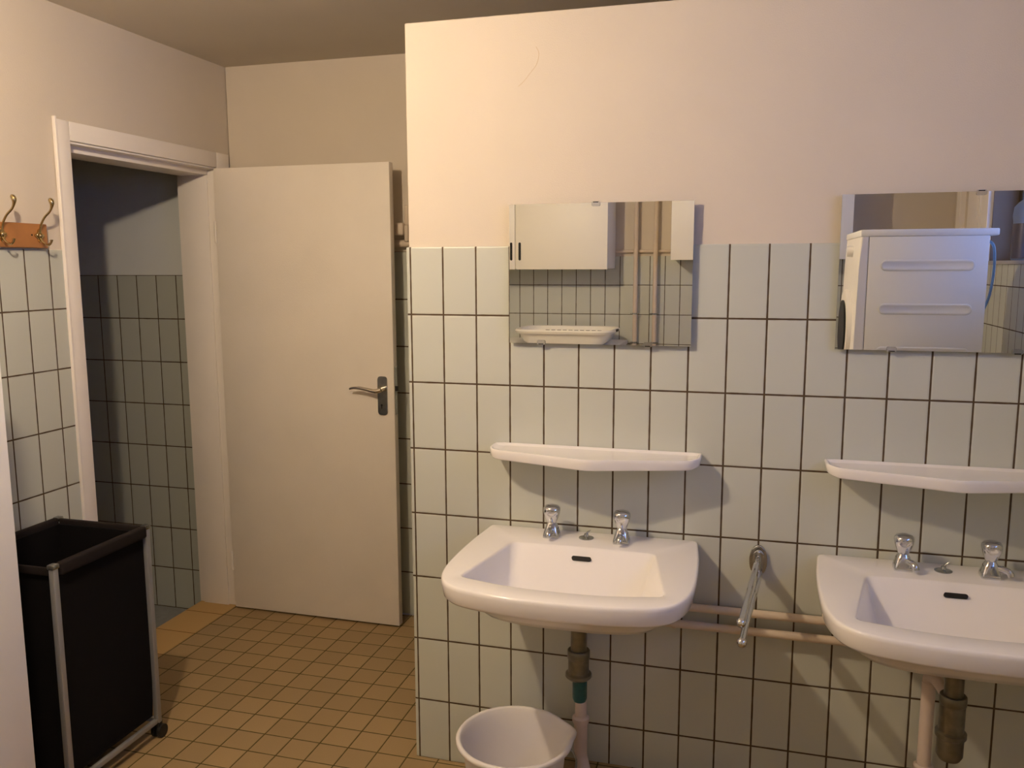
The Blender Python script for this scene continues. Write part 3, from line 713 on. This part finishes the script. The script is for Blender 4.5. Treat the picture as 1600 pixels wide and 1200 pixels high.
# counter with laundry basket below the cupboard
root = thing('counter_cabinet', 'high white counter cabinet on the rear wall carrying the laundry basket', 'cabinet', (-0.4, -3.55, 0))
part('body', BX(-0.95, 0.16, YR+0.001, -3.235, 0.0, 1.105, bev=0.002), m_cream, root)
part('worktop', BX(-0.96, 0.17, YR+0.001, -3.215, 1.105, 1.135, bev=0.004), m_lac, root)
for a, b in ((-0.945, -0.400), (-0.392, 0.155)):
    d = part('cabinet_door', BX(a, b, -3.235, -3.219, 0.06, 1.095, bev=0.002), m_cream, root)
    part('knob', ball(bmesh.new(), (b-0.05 if a < -0.5 else a+0.05, -3.211, 0.95), 0.011), m_chrome, d, smooth=True)
def make_laundry_basket():
    cx, cy, zb, zt = -0.215, -3.50, 1.135, 1.245
    root = thing('laundry_basket', 'shallow cream plastic laundry basket reflected at the foot of the left mirror', 'basket', (cx, cy, zb))
    def rr(hx, hy, z, r): return [(cx+a, cy+b, z) for a, b in roundrect(-hx, hx, -hy, hy, r, 8)]
    rings = [rr(0.27, 0.17, zb, 0.09), rr(0.30, 0.195, zb+0.02, 0.10), rr(0.335, 0.225, zt-0.03, 0.12), rr(0.355, 0.245, zt-0.028, 0.13), rr(0.36, 0.25, zt-0.012, 0.13), rr(0.352, 0.242, zt, 0.13), rr(0.335, 0.225, zt-0.004, 0.12),
             rr(0.325, 0.218, zt-0.03, 0.115), rr(0.293, 0.188, zb+0.024, 0.10), rr(0.26, 0.16, zb+0.008, 0.09)]
    b = part('basket_body', loft(bmesh.new(), rings, cap0=True), m_basket, root, smooth=50)
    bm = bmesh.new()
    for k in range(10): box(bm, cx-0.20+0.044*k-0.014, cx-0.20+0.044*k+0.014, cy-0.2265, cy-0.2045, zt-0.040, zt-0.032)
    part('basket_slots', bm, m_black, b)
    for s in (-1, 1):
        part('grip', prism(bmesh.new(), roundrect(cy-0.05, cy+0.05, zt-0.020, zt-0.004, 0.007), cx+s*0.353-0.010, cx+s*0.353+0.010, axis='x'), m_rubber, root, label='dark grip at the basket end')
make_laundry_basket()

# washing machine tower: dryer on top of washing machine
def appliance(name, label, z0, h):
    x0, x1, y0, y1 = 1.545, 2.020, -2.13, -1.53
    root = thing(name, label, 'appliance', ((x0+x1)/2, (y0+y1)/2, z0), 'stacked laundry machines')
    body = BX(x0, x1, y0, y1, z0+0.012, z0+h-0.030, bev=0.004)
    part('housing', body, m_enam, root, smooth=40)
    part('top_panel', BX(x0-0.035, x1+0.035, y0-0.001, y1+0.001, z0+h-0.030, z0+h, bev=0.005), m_enam, root, smooth=40)
    fr = part('front_panel', prism(bmesh.new(), [(x0-0.050, z0+0.012), (x0-0.001, z0+0.012), (x0-0.001, z0+h-0.030), (x0-0.030, z0+h-0.030), (x0-0.036, z0+h-0.16)], y0, y1, bev=0.004), m_lac, root, smooth=40)
    zc = z0+h*0.46; yc = (y0+y1)/2
    def disc(r, xa, xb): return tube(bmesh.new(), [(xa, yc, zc), (xb, yc, zc)], r, 40)
    dr = part('porthole_door', disc(0.19, x0-0.040, x0-0.062), m_lac, root, smooth=40)
    part('porthole_glass', disc(0.14, x0-0.060, x0-0.070), m_rubber, dr, smooth=40)
    part('control_knob', tube(bmesh.new(), [(x0-0.030, yc, z0+h-0.09), (x0-0.060, yc, z0+h-0.09)], 0.025, 24), m_lac, fr, smooth=40)
    for s in (-1, 1):                       # pressed grooves in the side panels
        for dz in (0.155, 0.345, 0.535):
            zz = z0+h-dz; yy = y1 if s > 0 else y0
            bm = bmesh.new(); n0 = roundrect(x0+0.050, x1-0.050, zz-0.024, zz+0.024, 0.0235, 8); n1 = roundrect(x0+0.062, x1-0.062, zz-0.013, zz+0.013, 0.0125, 8)
            R = [[(a, yy+s*0.0004, b) for a, b in n0], [(a, yy+s*0.0035, b) for a, b in roundrect(x0+0.054, x1-0.054, zz-0.020, zz+0.020, 0.0195, 8)], [(a, yy+s*0.0008, b) for a, b in n1]]
            loft(bm, R)
            part('side_groove', bm, m_enam, root, smooth=60)
    for a in (x0+0.05, x1-0.05):
        for b in (y0+0.05, y1-0.05): part('foot', tube(bmesh.new(), [(a, b, z0), (a, b, z0+0.014)], 0.02, 12), m_rubber, root)
appliance('washing_machine', 'white washing machine at the bottom of the stack by the window', 0.142, 0.85)
appliance('tumble_dryer', 'white tumble dryer on top of the washing machine, seen in the right mirror', 0.992, 0.85)
root = thing('machine_plinth', 'low white plinth under the stacked laundry machines', 'plinth', (1.78, -1.83, 0))
part('plinth_box', BX(1.50, 2.06, -2.14, -1.52, 0, 0.142, bev=0.003), m_lac, root)
# flexible hose behind the machines
root = thing('machine_hose', 'pale blue flexible hose hanging behind the tumble dryer', 'hose', (2.06, -1.62, 1.6))
part('hose', tube(bmesh.new(), smoothpath([(2.033, -1.60, 1.790), (2.050, -1.58, 1.76), (2.055, -1.58, 1.66), (2.048, -1.59, 1.56), (2.033, -1.60, 1.50)], 6), 0.0055, 12), mat('pale blue hose', (0.14, 0.22, 0.28), 0.5), root, smooth=60)

# bottle on the window sill
root = thing('detergent_bottle', 'bluish translucent bottle with dark label on the window sill', 'bottle', (XR+0.075, -2.53, WIN[2]))
bx, by, bz = XR+0.075, -2.53, WIN[2]
part('bottle_body', lathe(bmesh.new(), [(0.055, bz), (0.060, bz+0.006), (0.060, bz+0.20), (0.064, bz+0.23), (0.060, bz+0.275), (0.040, bz+0.300), (0.020, bz+0.315), (0.018, bz+0.380)], bx, by, 28, sy=1.2), m_bottle, root, smooth=50)
part('bottle_label', lathe(bmesh.new(), [(0.0612, bz+0.010), (0.0612, bz+0.190)], bx, by, 28, sy=1.2, closed_ends=False), m_liquid, root, smooth=50)
part('bottle_cap', lathe(bmesh.new(), [(0.022, bz+0.378), (0.022, bz+0.425), (0.019, bz+0.430)], bx, by, 24), m_bottle, root, smooth=50)
